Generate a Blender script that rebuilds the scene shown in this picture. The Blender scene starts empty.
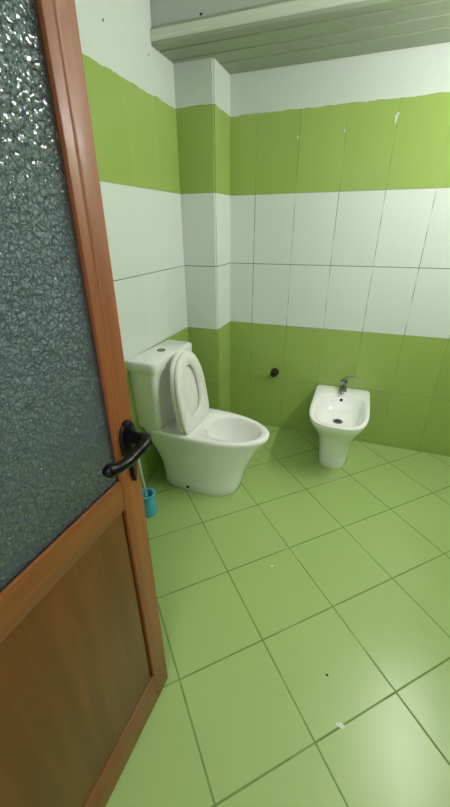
import bpy, bmesh, math, random
from mathutils import Vector, Matrix
from math import sin, cos, pi, radians

random.seed(4)
S = bpy.context.scene
COL = S.collection

# ------------------------------------------------------------------ camera
CP = Vector((1.0923, -2.4648, 1.4475)); YAW, PITCH, ROLL, FPX = .3551, -.4614, -.0081, 357.2
cam_d = bpy.data.cameras.new('camera'); cam = bpy.data.objects.new('camera', cam_d); COL.objects.link(cam)
fw = Vector((-sin(YAW)*cos(PITCH), cos(YAW)*cos(PITCH), sin(PITCH)))
r0 = Vector((cos(YAW), sin(YAW), 0)); u0 = r0.cross(fw)
rt = cos(ROLL)*r0 + sin(ROLL)*u0; up = -sin(ROLL)*r0 + cos(ROLL)*u0
M = Matrix((rt, up, -fw)).transposed().to_4x4(); M.translation = CP
cam.matrix_world = M
cam_d.sensor_fit = 'VERTICAL'; cam_d.sensor_height = 36.0; cam_d.lens = FPX/807*36.0
cam_d.clip_start = .02; cam_d.clip_end = 50
S.camera = cam

# ------------------------------------------------------------------ world, lights, exposure
W = bpy.data.worlds.new('hall_daylight'); S.world = W; W.use_nodes = True
bg = W.node_tree.nodes['Background']; bg.inputs[0].default_value = (.86, .93, 1.0, 1); bg.inputs[1].default_value = 1.0
S.view_settings.view_transform = 'Standard'; S.view_settings.look = 'None'
S.view_settings.gamma = 1; S.view_settings.use_curve_mapping = False
S.view_settings.exposure = 0.0
LAMP_STRENGTH = 156.0
hl = bpy.data.lights.new('hall_lamp', 'AREA'); hl.energy = 17; hl.size = .6; hl.color = (1, .93, .85)
hlo = bpy.data.objects.new('hall_lamp', hl); COL.objects.link(hlo)
hlo.location = (1.2, -3.5, 2.5); hlo.rotation_euler = (radians(35), 0, 0)

# ------------------------------------------------------------------ helpers
def srgb(r, g, b):
    f = lambda c: (c/255/12.92) if c/255 <= .04045 else ((c/255+.055)/1.055)**2.4
    return (f(r), f(g), f(b), 1)

class NT:
    """tiny wrapper for node maths"""
    def __init__(s, name):
        s.m = bpy.data.materials.new(name); s.m.use_nodes = True
        s.t = s.m.node_tree; s.bsdf = s.t.nodes['Principled BSDF']
    def n(s, typ, **kw):
        x = s.t.nodes.new(typ)
        for k, v in kw.items(): setattr(x, k, v)
        return x
    def put(s, sock, v):
        if hasattr(v, 'is_linked') or isinstance(v, bpy.types.NodeSocket): s.t.links.new(v, sock)
        else: sock.default_value = v
    def math(s, op, a, b=None, c=None):
        x = s.n('ShaderNodeMath', operation=op); s.put(x.inputs[0], a)
        if b is not None: s.put(x.inputs[1], b)
        if c is not None: s.put(x.inputs[2], c)
        return x.outputs[0]
    def mix(s, f, a, b):
        x = s.n('ShaderNodeMix', data_type='RGBA'); s.put(x.inputs[0], f); s.put(x.inputs[6], a); s.put(x.inputs[7], b)
        return x.outputs[2]
    def mixf(s, f, a, b):
        x = s.n('ShaderNodeMix', data_type='FLOAT'); s.put(x.inputs[0], f); s.put(x.inputs[2], a); s.put(x.inputs[3], b)
        return x.outputs[0]
    def pos(s):
        g = s.n('ShaderNodeNewGeometry'); x = s.n('ShaderNodeSeparateXYZ'); s.t.links.new(g.outputs['Position'], x.inputs[0])
        return g.outputs['Position'], x.outputs[0], x.outputs[1], x.outputs[2]
    def objco(s): return s.n('ShaderNodeTexCoord').outputs['Object']
    def noise(s, vec, scale, detail=3, rough=.5):
        x = s.n('ShaderNodeTexNoise'); s.put(x.inputs['Vector'], vec); x.inputs['Scale'].default_value = scale
        x.inputs['Detail'].default_value = detail; x.inputs['Roughness'].default_value = rough
        return x.outputs['Fac']
    def ramp(s, v, lo, hi, a=0., b=1.):
        x = s.n('ShaderNodeMapRange', interpolation_type='SMOOTHSTEP'); s.put(x.inputs[0], v)
        for i, q in enumerate((lo, hi, a, b)): x.inputs[1+i].default_value = q
        return x.outputs[0]
    def scale_vec(s, v, sc):
        x = s.n('ShaderNodeVectorMath', operation='MULTIPLY'); s.put(x.inputs[0], v); x.inputs[1].default_value = sc
        return x.outputs[0]
    def comb(s, x, y, z):
        c = s.n('ShaderNodeCombineXYZ'); s.put(c.inputs[0], x); s.put(c.inputs[1], y); s.put(c.inputs[2], z); return c.outputs[0]
    def wn(s, vec):
        x = s.n('ShaderNodeTexWhiteNoise', noise_dimensions='3D'); s.put(x.inputs[0], vec); return x.outputs[0]
    def bump(s, h, strength, dist):
        b = s.n('ShaderNodeBump'); s.put(b.inputs['Height'], h); b.inputs['Strength'].default_value = strength
        b.inputs['Distance'].default_value = dist; s.t.links.new(b.outputs[0], s.bsdf.inputs['Normal'])
    def set(s, **kw):
        for k, v in kw.items(): s.put(s.bsdf.inputs[k.replace('_', ' ')], v)
        return s.m

def simple(name, col, rough=.4, metal=0., var=.04, scale=18, **kw):
    t = NT(name); v = t.noise(t.objco(), scale)
    dark = tuple(c*(1-var*2.5) for c in col[:3])+(1,)
    t.set(Base_Color=t.mix(v, dark, col), Roughness=rough, Metallic=metal)
    for k, val in kw.items(): t.put(t.bsdf.inputs[k.replace('_', ' ')], val)
    return t.m

def finish(bm, name, mat, parent=None, smooth=False, angle=40):
    me = bpy.data.meshes.new(name); bmesh.ops.recalc_face_normals(bm, faces=bm.faces)
    if smooth:
        for f in bm.faces: f.smooth = True
        for e in bm.edges:
            if len(e.link_faces) == 2 and e.calc_face_angle(0) > radians(angle): e.smooth = False
    bm.to_mesh(me); bm.free()
    if mat: me.materials.append(mat)
    o = bpy.data.objects.new(name, me); COL.objects.link(o)
    if parent: o.parent = parent
    return o

def box(bm, lo, hi, bev=0, seg=2):
    b2 = bmesh.new(); bmesh.ops.create_cube(b2, size=1)
    for v in b2.verts:
        for i in range(3): v.co[i] = lo[i] + (v.co[i]+.5)*(hi[i]-lo[i])
    if bev: bmesh.ops.bevel(b2, geom=b2.edges[:], offset=bev, segments=seg, affect='EDGES', profile=.6)
    me = bpy.data.meshes.new('tmp'); b2.to_mesh(me); b2.free(); bm.from_mesh(me); bpy.data.meshes.remove(me)
    return bm

def loft(bm, rings, cap0=True, cap1=True, close=False):
    vs = [[bm.verts.new(p) for p in r] for r in rings]; n = len(vs[0]); m = len(vs)
    for i in range(m if close else m-1):
        a, b = vs[i], vs[(i+1) % m]
        for j in range(n): bm.faces.new((a[j], a[(j+1) % n], b[(j+1) % n], b[j]))
    if cap0 and not close: bm.faces.new(vs[0][::-1])
    if cap1 and not close: bm.faces.new(vs[-1])
    return bm

def tube(bm, pts, radii, n=14):
    pts = [Vector(p) for p in pts]
    if not hasattr(radii, '__len__'): radii = [radii]*len(pts)
    rings = []; prev = None
    for i, p in enumerate(pts):
        d = (pts[min(i+1, len(pts)-1)] - pts[max(i-1, 0)]).normalized()
        if prev is None:
            a = Vector((0, 0, 1)) if abs(d.z) < .9 else Vector((1, 0, 0)); prev = a
        s = (prev - d*prev.dot(d)).normalized(); t = d.cross(s); prev = s
        rings.append([p + radii[i]*(cos(2*pi*k/n)*s + sin(2*pi*k/n)*t) for k in range(n)])
    return loft(bm, rings)

def lathe(bm, prof, c=(0, 0, 0), n=28, cap0=True, cap1=True, close=False):
    return loft(bm, [[(c[0]+r*cos(2*pi*k/n), c[1]+r*sin(2*pi*k/n), c[2]+z) for k in range(n)] for r, z in prof], cap0, cap1, close)

def egg(xb, xf, b, z, nb=2.6, nf=2.1, yc=0., n=64, xc=None, side=2.2):
    """closed outline in XY: blunt at xb, rounded at xf, half width b"""
    if xc is None: xc = xb + (xf-xb)*.45
    out = []
    for k in range(n):
        t = 2*pi*k/n; c, s_ = cos(t), sin(t); e = nf if c > 0 else nb
        a = (xf-xc) if c > 0 else (xc-xb)
        out.append((xc + a*math.copysign(abs(c)**(2/e), c), yc + b*math.copysign(abs(s_)**(2/e), s_), z))
    return out

def thing(name, label, cat, loc=(0, 0, 0), rotz=0., group=None):
    o = bpy.data.objects.new(name, None); o.empty_display_size = .1; COL.objects.link(o)
    o.location = loc; o.rotation_euler = (0, 0, rotz); o['label'] = label; o['category'] = cat
    if group: o['group'] = group
    return o
def tag(o, label, cat, group=None):
    o['label'] = label; o['category'] = cat
    if group: o['group'] = group
    return o
def struct(name, bm, mat, label, cat, smooth=False):
    o = finish(bm, name, mat, smooth=smooth); o['kind'] = 'structure'; o['label'] = label; o['category'] = cat
    return o

# ------------------------------------------------------------------ materials
GREEN = srgb(158, 182, 98); GREEN2 = srgb(153, 178, 93); WHITE = srgb(222, 228, 222); PAINT = srgb(212, 219, 211)

def wall_material(name, axis, off, vert=1.0, gloss=.22):
    t = NT(name); P, X, Y, Z = t.pos(); u = X if axis == 'X' else Y
    uu = t.math('DIVIDE', t.math('SUBTRACT', u, off), .25); vv = t.math('DIVIDE', t.math('SUBTRACT', Z, .0204), .4)
    tid = t.comb(t.math('FLOOR', uu), t.math('FLOOR', vv), 0.)
    rnd = t.wn(tid)
    du = t.math('MULTIPLY', t.math('ABSOLUTE', t.math('SUBTRACT', uu, t.math('ROUND', uu))), .25)
    dv = t.math('MULTIPLY', t.math('ABSOLUTE', t.math('SUBTRACT', vv, t.math('ROUND', vv))), .4)
    nz = t.noise(P, 7, 2)
    gu = t.math('MULTIPLY', t.ramp(du, .0012, .0030, 1, 0), t.math('MULTIPLY', t.ramp(nz, .36, .58, .25, 1.), vert))
    gv = t.ramp(dv, .0016, .0036, 1, 0)
    ragged = t.math('ADD', Z, t.math('MULTIPLY', t.math('SUBTRACT', t.noise(P, 14, 3), .5), .022))
    tile = t.math('LESS_THAN', ragged, 2.0204)
    white = t.math('MULTIPLY', t.math('GREATER_THAN', Z, .8204), t.math('LESS_THAN', Z, 1.6204))
    inner = t.math('MULTIPLY', t.math('GREATER_THAN', Z, 1.1), t.math('LESS_THAN', Z, 1.4))   # the open joint inside the white field
    gv = t.math('MULTIPLY', gv, t.mixf(inner, .7, 1.))
    grout = t.math('MULTIPLY', t.math('MAXIMUM', gu, gv), tile)
    cloud = t.noise(P, 2.2, 3)
    g = t.mix(rnd, GREEN, GREEN2)
    g = t.mix(t.ramp(cloud, .3, .7, 0, .35), g, srgb(149, 173, 90))
    w = t.mix(rnd, WHITE, srgb(216, 224, 217))
    c = t.mix(white, g, w)
    c = t.mix(tile, t.mix(t.noise(P, 30, 4), PAINT, srgb(204, 212, 203)), c)
    gc = t.mix(white, srgb(88, 122, 44), srgb(118, 126, 112))
    c = t.mix(t.math('MULTIPLY', grout, t.mixf(white, .6, .92)), c, gc)
    rough = t.mixf(tile, .75, t.mixf(grout, gloss, .8))
    t.bump(t.math('ADD', t.math('MULTIPLY', grout, -1), t.math('MULTIPLY', t.noise(P, 5, 2), .8)), .25, .002)
    return t.set(Base_Color=c, Roughness=rough)

M_wall_back = wall_material('glazed_tile_and_paint_back', 'X', .3894)
M_column = wall_material('glazed_tile_and_paint_column', 'X', -.01, .0, .5)
M_wall_side = wall_material('glazed_tile_and_paint_side', 'Y', -.2526, .12)

def floor_material():
    t = NT('green_floor_tile'); P, X, Y, Z = t.pos()
    gx, gy, ga, gs = .2223, -1.3767, .7619, .3374
    dx = t.math('SUBTRACT', X, gx); dy = t.math('SUBTRACT', Y, gy)
    a = t.math('DIVIDE', t.math('ADD', t.math('MULTIPLY', dx, cos(ga)), t.math('MULTIPLY', dy, sin(ga))), gs)
    b = t.math('DIVIDE', t.math('SUBTRACT', t.math('MULTIPLY', dx, sin(ga)), t.math('MULTIPLY', dy, cos(ga))), gs)
    rnd = t.wn(t.comb(t.math('FLOOR', a), t.math('FLOOR', b), 0.))
    d = lambda q: t.math('MULTIPLY', t.math('ABSOLUTE', t.math('SUBTRACT', q, t.math('ROUND', q))), gs)
    g = t.math('MAXIMUM', t.ramp(d(a), .0018, .0042, 1, 0), t.ramp(d(b), .0018, .0042, 1, 0))
    nz = t.noise(P, 6, 3)
    g2 = t.math('MULTIPLY', g, t.ramp(nz, .3, .6, .6, 1))
    c = t.mix(rnd, srgb(164, 191, 119), srgb(160, 188, 115))
    c = t.mix(t.ramp(t.noise(P, 2, 1, .5), .2, .8, 0, .4), c, srgb(158, 184, 108))
    c = t.mix(g2, c, srgb(104, 134, 68))
    t.bump(t.math('ADD', t.math('MULTIPLY', g, -1), t.math('MULTIPLY', t.noise(P, 9, 2), .4)), .2, .0015)
    return t.set(Base_Color=c, Roughness=t.mixf(g, .30, .8))
M_floor = floor_material()

def wood_material(name, ca, cb, along=2):
    t = NT(name); oc = t.objco()
    sc = [26, 26, 26]; sc[along] = 1.6
    v = t.noise(t.scale_vec(oc, tuple(sc)), 1.0, 6, .6)
    sc2 = [5, 5, 5]; sc2[along] = .7
    w = t.noise(t.scale_vec(oc, tuple(sc2)), 1.0, 2)
    c = t.mix(t.ramp(v, .3, .72), ca, cb)
    c = t.mix(t.ramp(w, .35, .7, 0, .45), c, tuple(q*.72 for q in cb[:3])+(1,))
    t.bump(v, .12, .001)
    return t.set(Base_Color=c, Roughness=.46, Coat_Weight=.12, Coat_Roughness=.2)
M_wood = wood_material('varnished_wood_upright', srgb(166, 99, 52), srgb(140, 78, 38))
M_wood_h = wood_material('varnished_wood_across', srgb(150, 93, 46), srgb(128, 76, 36), 0)
M_wood_panel = wood_material('varnished_wood_panel', srgb(130, 80, 36), srgb(104, 62, 26))

def glass_material():
    t = NT('crackle_glass'); oc = t.objco(); t.m.use_backface_culling = False
    def vor(scale, feat, vec):
        x = t.n('ShaderNodeTexVoronoi', feature=feat); t.put(x.inputs['Vector'], vec); x.inputs['Scale'].default_value = scale; return x.outputs['Distance']
    warp = t.n('ShaderNodeTexNoise'); t.put(warp.inputs['Vector'], oc); warp.inputs['Scale'].default_value = 55; warp.inputs['Detail'].default_value = 2
    add = t.n('ShaderNodeVectorMath', operation='MULTIPLY_ADD'); t.put(add.inputs[0], warp.outputs['Color']); add.inputs[1].default_value = (.010,)*3; t.put(add.inputs[2], oc)
    v1 = vor(70, 'DISTANCE_TO_EDGE', add.outputs[0]); v2 = vor(125, 'DISTANCE_TO_EDGE', add.outputs[0]); v3 = vor(70, 'F1', add.outputs[0])
    h = t.math('ADD', t.math('MULTIPLY', t.ramp(v1, .0, .07), -.75), t.math('ADD', t.math('MULTIPLY', t.ramp(v2, 0, .12), -.2), t.math('MULTIPLY', v3, -.3)))
    t.bump(h, 1.0, .0055)
    return t.set(Base_Color=srgb(164, 186, 202), Roughness=.13, IOR=1.52, Transmission_Weight=.85)
M_glass = glass_material()

M_ceramic = simple('white_glazed_ceramic', srgb(246, 248, 244), .14, var=.01, scale=5, Coat_Weight=.4, Coat_Roughness=.06)
M_seat = simple('white_seat_plastic', srgb(243, 243, 236), .3, var=.015)
M_chrome = simple('dull_chrome', srgb(150, 152, 146), .22, 1.0)
M_dark = simple('dark_hole', srgb(24, 26, 22), .6)
M_black = simple('black_handle_lacquer', srgb(8, 8, 9), .3, 0., Specular_IOR_Level=.25)
M_rubber_shadow = simple('black_rubber_and_shadow', srgb(22, 24, 20), .6)  # also colours the painted shadow line around the door glass
M_blue = simple('turquoise_blue_plastic', srgb(88, 188, 226), .35)
M_stick = simple('pale_plastic', srgb(196, 214, 200), .4)
M_slat = simple('pale_painted_board', srgb(160, 168, 148), .5, var=.05, scale=6)
M_mould = simple('cream_painted_moulding', srgb(216, 220, 206), .5, var=.04, scale=8)
M_fascia = simple('grey_painted_board', srgb(188, 193, 187), .6, var=.04, scale=5)
M_plaster = simple('white_filler', srgb(226, 232, 220), .8)
M_metalw = simple('white_lamp_metal', srgb(225, 225, 222), .4)
t_ = NT('lamp_tube_glow'); t_.set(Base_Color=(1, 1, 1, 1), Emission_Color=(1.0, .98, .985, 1), Emission_Strength=LAMP_STRENGTH); M_tube = t_.m

# ------------------------------------------------------------------ setting
RX, FY, CZ, SOF = 1.95, -2.68, 2.75, 2.205
b = bmesh.new(); box(b, (-.15, -3.9, -.1), (RX+.15, .15, 0))
floor = struct('floor', b, M_floor, 'green square floor tiles laid diagonally', 'floor')
b = bmesh.new(); box(b, (-.15, FY, 0), (0, .15, CZ))
wall_left = struct('wall_left', b, M_wall_side, 'left wall with green and white tile bands behind the toilet', 'wall')
b = bmesh.new(); box(b, (0, 0, 0), (RX, .15, CZ))
wall_back = struct('wall_back', b, M_wall_back, 'far wall with green and white tile bands behind the bidet', 'wall')
b = bmesh.new(); box(b, (RX, FY, 0), (RX+.15, .15, CZ))
struct('wall_right', b, M_wall_side, 'right wall with the same tile bands, out of frame', 'wall')
b = bmesh.new()
box(b, (-.15, FY-.15, 0), (.57, FY, CZ)); box(b, (1.46, FY-.15, 0), (RX+.15, FY, CZ)); box(b, (.57, FY-.15, 2.1), (1.46, FY, CZ))
struct('wall_front', b, M_wall_back, 'entrance wall around the doorway behind the viewer', 'wall')
b = bmesh.new(); box(b, (0, -.2526, 0), (.2254, 0, SOF))
bmesh.ops.bevel(b, geom=[e for e in b.edges if all(abs(v.co.x-.2254) < 1e-4 and abs(v.co.y+.2526) < 1e-4 for v in e.verts)], offset=.009, segments=4, affect='EDGES')
struct('wall_corner', b, M_column, 'tiled boxed column filling the far left corner', 'wall', smooth=True)
b = bmesh.new(); box(b, (-.15, FY-.15, CZ), (RX+.15, .15, CZ+.1))
struct('ceiling', b, M_mould, 'main ceiling above the dropped boards, out of frame', 'ceiling')
# dropped soffit of painted boards along the far wall
b = bmesh.new()
for y0, y1 in ((-.158, -.004), (-.280, -.173), (-.400, -.295), (-.473, -.415)):
    box(b, (0, y0, SOF), (RX, y1, SOF+.062), .003, 2)
box(b, (0, -.462, SOF+.06), (RX, 0, SOF+.07))
struct('ceiling_soffit', b, M_slat, 'dropped strip of painted boards over the far wall', 'ceiling')
b = bmesh.new()
prof = [(-.450, .013), (-.470, .013), (-.477, .018), (-.478, .024), (-.475, .030), (-.476, .036), (-.477, .050), (-.472, .057), (-.462, .060), (-.450, .060)]
loft(b, [[(x, y, SOF+z) for y, z in prof] for x in (0.0, RX)])
struct('trim_1', b, M_mould, 'cream moulding along the lower edge of the dropped boards', 'trim')
b = bmesh.new(); box(b, (0, -.458, SOF+.055), (RX, -.44, CZ))
tr2 = struct('trim_2', b, M_fascia, 'grey upright board rising above the cream moulding', 'trim')
b = bmesh.new()
box(b, (.57, FY-.15, 0), (.605, FY+.012, 2.1), .003); box(b, (1.425, FY-.15, 0), (1.46, FY+.012, 2.1), .003); box(b, (.57, FY-.15, 2.065), (1.46, FY+.012, 2.1), .003)
struct('trim_3', b, M_wood, 'wooden door lining around the doorway', 'trim')

def blob(name, loc, r, mat, parent, nrm):
    b = bmesh.new(); bmesh.ops.create_icosphere(b, subdivisions=2, radius=1)
    for v in b.verts:
        k = 1+.25*sin(7*v.co.x+3*v.co.y+5*v.co.z)
        v.co = Vector((v.co.x*r[0]*k, v.co.y*r[1]*k, v.co.z*r[2]*k)) + Vector(loc)
    return finish(b, name, mat, parent, True)
blob('plaster_spot', (.63, 0, 1.893), (.006, .002, .008), M_plaster, wall_back, 1)
blob('plaster_spot', (.883, 0, 1.902), (.005, .002, .007), M_plaster, wall_back, 1)
blob('plaster_spot', (1.131, 0, 1.934), (.006, .002, .022), M_plaster, wall_back, 1)
blob('plaster_spot', (1.137, 0, 1.955), (.006, .002, .006), M_plaster, wall_back, 1)
blob('nail_hole', (0, -.843, 2.165), (.001, .005, .005), M_rubber_shadow, wall_left, 0)
blob('nail_hole', (0, -.505, 2.165), (.001, .009, .005), M_slat, wall_left, 0)
blob('nail_hole', (.25, -.4585, 2.284), (.007, .002, .005), M_rubber_shadow, tr2, 0)
blob('paint_fleck', (1.18, -1.671, 0), (.005, .004, .001), M_rubber_shadow, floor, 2)
blob('paint_fleck', (1.235, -1.804, 0), (.014, .007, .001), M_plaster, floor, 2)
blob('paint_fleck', (.887, -1.288, 0), (.006, .005, .001), M_plaster, floor, 2)

# ------------------------------------------------------------------ door leaf (local x from hinge to free edge, camera face at y = 0)
DW, DT, DH = .775, .04, 2.04
hx, hy = -.034, -.999
edge = Vector((.65, -1.893, 0)) - .015*Vector((hx, hy, 0))
door = bpy.data.objects.new('door_1', None); COL.objects.link(door)
door.location = edge + Vector((hx, hy, 0))*DW; door.rotation_euler = (0, radians(.2), math.atan2(-hy, -hx))
door['kind'] = 'structure'; door['label'] = 'open brown wooden door with a crackle glass pane and black lever'; door['category'] = 'door'
Z0 = .012
def dbox(name, x0, x1, z0, z1, mat, y0=0., y1=DT, bev=.004):
    b = bmesh.new(); box(b, (x0, y0, z0), (x1, y1, z1), bev); return finish(b, name, mat, door, True)
SW = .068
dbox('stile', DW-SW, DW, Z0, DH, M_wood, bev=.003); dbox('stile', 0, SW, Z0, DH, M_wood)
dbox('rail', SW, DW-SW, Z0, .150, M_wood_h); dbox('rail', SW, DW-SW, .855, .936, M_wood_h); dbox('rail', SW, DW-SW, DH-.09, DH, M_wood_h)
dbox('panel', SW+.011, DW-SW-.011, .153, .852, M_wood_panel, .004, DT-.004, .003)
dbox('panel_backing', SW-.004, DW-SW+.004, .146, .858, M_wood_panel, .016, DT-.016, 0)
dbox('glass_pane', SW-.02, DW-SW+.02, .925, DH-.08, M_glass, .010, .015, 0)
def frame_ring(name, mat, prof, x0, x1, z0, z1, zoff=1.):
    # profile of (inset, y) swept round the rectangle, mitred at the corners
    b = bmesh.new()
    loft(b, [[(x0+i, y, z0+i*zoff), (x1-i, y, z0+i*zoff), (x1-i, y, z1-i), (x0+i, y, z1-i)] for i, y in prof], close=True)
    return finish(b, name, mat, door)
def beads(f, g, sg):
    # sloping glazing beads up the sides and across the top, black strip painted in as the shadow line round the pane
    for x, d in ((SW, 1), (DW-SW, -1)):
        b = bmesh.new()
        pr = [(x-d*.029, f+sg*.0), (x-d*.027, f-sg*.0012), (x-d*.024, f-sg*.0014), (x-d*.021, f-sg*.0004), (x-d*.007, g-sg*.001), (x-d*.007, g+sg*.0), (x-d*.029, g)]
        loft(b, [[(px, py, z) for px, py in pr] for z in (.936, DH-.09)])
        finish(b, 'glazing_bead', M_wood, door)
    frame_ring('shadow_strip', M_rubber_shadow, [(0, g-sg*.0022), (.008, g-sg*.0022), (.008, g+sg*.0002), (0, g+sg*.0002)], SW-.008, DW-SW+.008, .934, DH-.088, .6)
beads(0., .010, 1); beads(DT, .015, -1)
def handle(sgn):
    f = 0. if sgn < 0 else DT; xc = DW-.028
    b = bmesh.new(); rings = []
    out = []
    for k in range(40):
        t = 2*pi*k/40; c, s_ = cos(t), sin(t)
        if s_ >= 0: out.append((.027*c, 1.030+.042*s_))
        else:
            q = -s_; out.append((c*(.027 if q < .45 else .012)*(1 if q < .9 else .9), 1.030-.122*q**1.1))
    for d, sc in ((0, 1), (.006, 1), (.010, .82)):
        rings.append([(xc+x*sc, f+sgn*d, 1.0+(z-1.0)*(1-(1-sc)*.3)) for x, z in out])
    loft(b, rings); pl = finish(b, 'handle_plate', M_black, door, True, 60); pl['label'] = 'black lever handle plate'
    b = bmesh.new()
    pts = [(xc, f, 1.035), (xc, f+sgn*.030, 1.035), (xc+.001, f+sgn*.048, 1.036), (xc-.012, f+sgn*.058, 1.036), (xc-.035, f+sgn*.058, 1.032), (xc-.07, f+sgn*.056, 1.026), (xc-.105, f+sgn*.054, 1.030), (xc-.128, f+sgn*.053, 1.040), (xc-.136, f+sgn*.053, 1.044)]
    tube(b, pts, [.014, .014, .015, .0145, .012, .011, .012, .0135, .008], 16)
    return finish(b, 'handle_lever', M_black, pl, True, 60)
handle(-1); handle(1)
for z in (.25, 1.0, 1.8):
    b = bmesh.new(); tube(b, [(-.006, -.006, z-.04), (-.006, -.006, z+.04)], .006); finish(b, 'hinge', M_chrome, door, True)

# ------------------------------------------------------------------ toilet (local x out of the left wall)
T = thing('toilet', 'white close-coupled toilet with seat raised, in the corner beside the left wall', 'toilet', (0, -.775, 0), radians(-2.6))
b = bmesh.new(); H = .412
R_ = [egg(.10, .560, .140, 0, 4, 2.7), egg(.09, .566, .144, .006, 4, 2.7), egg(.09, .580, .144, .06, 4, 2.7), egg(.075, .606, .148, .16, 4, 2.5),
      egg(.045, .645, .160, .25, 4.5, 2.35), egg(.015, .684, .174, .32, 5, 2.25), egg(.008, .715, .186, .365, 6, 2.1), egg(.006, .732, .191, .388, 6, 2.1),
      egg(.006, .735, .192, H-.012, 6, 2.1), egg(.008, .732, .190, H-.004, 6, 2.1), egg(.014, .724, .184, H, 6, 2.1),
      egg(.360, .692, .138, H, 2.3, 2.1), egg(.366, .685, .132, H-.006, 2.3, 2.1), egg(.368, .682, .130, H-.03, 2.3, 2.1), egg(.372, .672, .126, H-.07, 2.3, 2.1),
      egg(.385, .635, .106, H-.14, 2.2, 2.1), egg(.40, .57, .075, H-.20, 2, 2), egg(.42, .53, .05, H-.235, 2, 2)]
loft(b, R_); bowl = finish(b, 'bowl', M_ceramic, T, True, 50)
b = bmesh.new(); lathe(b, [(.012, 0), (.012, .004), (.008, .006)], (0, 0, 0), 16)
cap = finish(b, 'bolt_cap', M_dark, T, True); cap.rotation_euler = (pi/2, 0, 0); cap.location = (.285, -.139, .028)
def rrect(x0, x1, hw, z, r=.03, n=8, bow=0.):
    pts = []
    for cx, cy, a0 in ((x1-r, hw-r, 0), (x0+r*.3, hw-r*.3, pi/2), (x0+r*.3, -hw+r*.3, pi), (x1-r, -hw+r, 1.5*pi)):
        rr = r if cx == x1-r else r*.3
        for k in range(n+1):
            a = a0 + pi/2*k/n; pts.append((cx+rr*cos(a), cy+rr*sin(a), z))
    return pts
b = bmesh.new()
loft(b, [rrect(.008, .150, .180, H-.002), rrect(.006, .152, .184, H+.006), rrect(.006, .158, .192, .55), rrect(.006, .162, .200, .70), rrect(.006, .164, .203, .768)])
finish(b, 'tank', M_ceramic, T, True, 50)
b = bmesh.new()
loft(b, [rrect(.006, .166, .205, .762), rrect(.004, .178, .213, .766), rrect(.004, .180, .215, .774), rrect(.004, .180, .215, .812), rrect(.006, .178, .212, .820), rrect(.012, .170, .204, .824)])
lid = finish(b, 'tank_lid', M_ceramic, T, True, 50)
b = bmesh.new(); lathe(b, [(.024, .822), (.024, .827), (.021, .829), (.019, .826), (.002, .826)], (.088, 0, 0), 28); finish(b, 'flush_button', M_chrome, lid, True)
# seat and lid, raised: u runs up from the hinge, v across
def up_egg(u0, u1, hw, d, nb=3, nf=2.15, lean=.062):
    # drawn flat by egg() then stood up; d = distance from the wall
    return [(d - lean*(p[0]/.42), p[1]-.030, H+.004+p[0]) for p in egg(u0, u1, hw, 0, nb, nf, xc=u0+(u1-u0)*.44)]
SD = .066
loft_l = [up_egg(.002, .428, .154, SD+.212, 7), up_egg(0, .432, .158, SD+.218, 7), up_egg(0, .432, .158, SD+.230, 7), up_egg(.004, .428, .153, SD+.234, 7)]
b = bmesh.new(); loft(b, loft_l); finish(b, 'seat_lid', M_seat, T, True, 50)
b = bmesh.new()
loft(b, [up_egg(0, .424, .154, SD+.237, 7), up_egg(-.004, .428, .158, SD+.244, 7), up_egg(-.002, .426, .156, SD+.256, 7), up_egg(.010, .415, .147, SD+.263, 6),
         up_egg(.060, .366, .098, SD+.263, 2.6), up_egg(.068, .358, .090, SD+.258, 2.6), up_egg(.070, .356, .088, SD+.248, 2.6), up_egg(.066, .360, .092, SD+.237, 2.6)], close=True)
finish(b, 'seat', M_seat, T, True, 50)
for s_ in (-1, 1):
    b = bmesh.new(); tube(b, [(.290, s_*.075-.022, H+.010), (.290, s_*.075+.022, H+.010)], .011); tube(b, [(.290, s_*.075, H-.004), (.290, s_*.075, H+.012)], .012)
    finish(b, 'seat_hinge', M_seat, T, True)

# ------------------------------------------------------------------ bidet (local -y out of the far wall)
BX = 1.0745
Bd = thing('bidet', 'white pedestal bidet standing against the green far wall', 'bidet', (BX, 0, 0), -pi/2)
# local x -> world -y, local y -> world x
def dsh(xb, xf, hw, z, nb=9, nf=3.2): return egg(xb, xf, hw, z, nb, nf, xc=xb+(xf-xb)*.5)
b = bmesh.new(); HB = .42
loft(b, [dsh(.06, .408, .096, 0, 5, 2.6), dsh(.055, .412, .100, .005, 5, 2.6), dsh(.055, .410, .098, .05, 5, 2.6), dsh(.05, .424, .106, .14, 5, 2.6), dsh(.035, .458, .124, .23, 6, 2.6),
         dsh(.015, .525, .150, .31, 8), dsh(.006, .580, .169, .365, 12), dsh(.004, .604, .177, .395, 14), dsh(.004, .607, .1785, HB-.008, 14), dsh(.005, .606, .1775, HB-.002, 14), dsh(.010, .600, .172, HB, 14),
         dsh(.140, .584, .156, HB, 4, 2.7), dsh(.146, .578, .151, HB-.005, 4, 2.7), dsh(.158, .566, .139, HB-.05, 3.6, 2.6), dsh(.180, .53, .122, HB-.09, 3, 2.4), dsh(.215, .46, .085, HB-.115, 2.4, 2.2), dsh(.28, .36, .03, HB-.124, 2, 2)])
finish(b, 'basin', M_ceramic, Bd, True, 50)
b = bmesh.new(); lathe(b, [(.032, 0), (.032, .004), (.026, .006), (.022, .003), (.003, .002)], (.300, 0, HB-.1235), 24); dr = finish(b, 'drain', M_chrome, Bd, True)
b = bmesh.new(); lathe(b, [(.017, .003), (.017, .0045), (.002, .0047)], (.300, 0, HB-.1235), 20); finish(b, 'drain_hole', M_dark, dr, True)
b = bmesh.new(); lathe(b, [(.011, 0), (.011, .003), (.002, .003)], (0, 0, 0), 20); ov = finish(b, 'overflow_hole', M_dark, Bd, True)
ov.rotation_euler = (0, radians(72), 0); ov.location = (.1525, 0, HB-.034)
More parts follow.
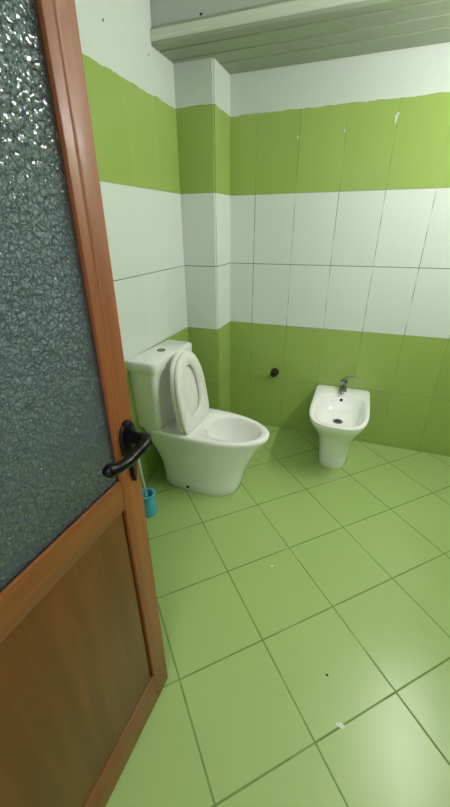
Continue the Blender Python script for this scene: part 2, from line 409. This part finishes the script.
b = bmesh.new(); FXB = .072
lathe(b, [(.026, 0), (.026, .006), (.021, .010), (.020, .060), (.022, .066), (.022, .072), (.018, .080), (.004, .083)], (FXB, 0, HB), 24)
tube(b, [(FXB+.01, 0, HB+.030), (FXB+.05, 0, HB+.038), (FXB+.085, 0, HB+.034), (FXB+.100, 0, HB+.022)], [.014, .012, .011, .010], 16)
fc = finish(b, 'faucet', M_chrome, Bd, True, 50); fc['label'] = 'small chrome mixer tap'
b = bmesh.new(); tube(b, [(FXB-.002, 0, HB+.078), (FXB-.006, .012, HB+.095), (FXB-.008, .045, HB+.106), (FXB-.008, .062, HB+.108)], [.010, .008, .006, .005], 12)
finish(b, 'faucet_lever', M_chrome, fc, True)

# ------------------------------------------------------------------ pipe stub on the far wall
b = bmesh.new()
lathe(b, [(.030, 0), (.030, .004), (.021, .008), (.021, .026), (.024, .026), (.024, .046), (.020, .050), (.004, .050)], (0, 0, 0), 24)
ps = finish(b, 'pipe_stub', M_rubber_shadow, None, True, 50); ps.rotation_euler = (pi/2, 0, 0); ps.location = (.578, 0, .469)
tag(ps, 'short black capped pipe stub sticking out of the green far wall', 'pipe')

# ------------------------------------------------------------------ toilet brush and its holder
hb = bmesh.new(); HXY = (.150, -1.172)
lathe(hb, [(.044, 0), (.047, .004), (.045, .03), (.041, .08), (.040, .118), (.046, .128), (.046, .134), (.036, .134), (.034, .12), (.036, .03), (.034, .012), (.002, .012)], (0, 0, 0), 32)
h_ = finish(hb, 'brush_holder', M_blue, None, True, 50); h_.location = (*HXY, 0)
tag(h_, 'turquoise plastic toilet brush holder on the floor beside the toilet', 'brush holder')
tb = thing('toilet_brush', 'toilet brush with pale stick standing in the turquoise holder', 'brush', (HXY[0], HXY[1], .014))
b = bmesh.new(); tube(b, [(0, 0, .07), (-.012, -.006, .24), (-.018, -.012, .37), (-.019, -.013, .385)], [.006, .0065, .009, .005], 12); finish(b, 'handle', M_stick, tb, True)
b = bmesh.new()
lathe(b, [(.010, .0), (.022, .006), (.027, .03), (.026, .06), (.014, .078), (.006, .082)], (0, 0, 0), 24)
finish(b, 'bristle_head', M_stick, tb, True)

# ------------------------------------------------------------------ wall lamp (right wall, out of frame)
LY, LZ = -.82, 2.05
lm = thing('wall_lamp', 'white fluorescent batten lamp on the right wall', 'lamp', (RX, LY, LZ))
b = bmesh.new(); box(b, (-.045, -.47, -.03), (0, .47, .03), .006); finish(b, 'housing', M_metalw, lm, True)
b = bmesh.new(); tube(b, [(-.066, -.45, 0), (-.066, .45, 0)], .018, 20); finish(b, 'tube', M_tube, lm, True)
for s_ in (-1, 1):
    b = bmesh.new(); box(b, (-.088, s_*.46-.012, -.022), (-.04, s_*.46+.012, .022), .004); finish(b, 'end_cap', M_metalw, lm, True)
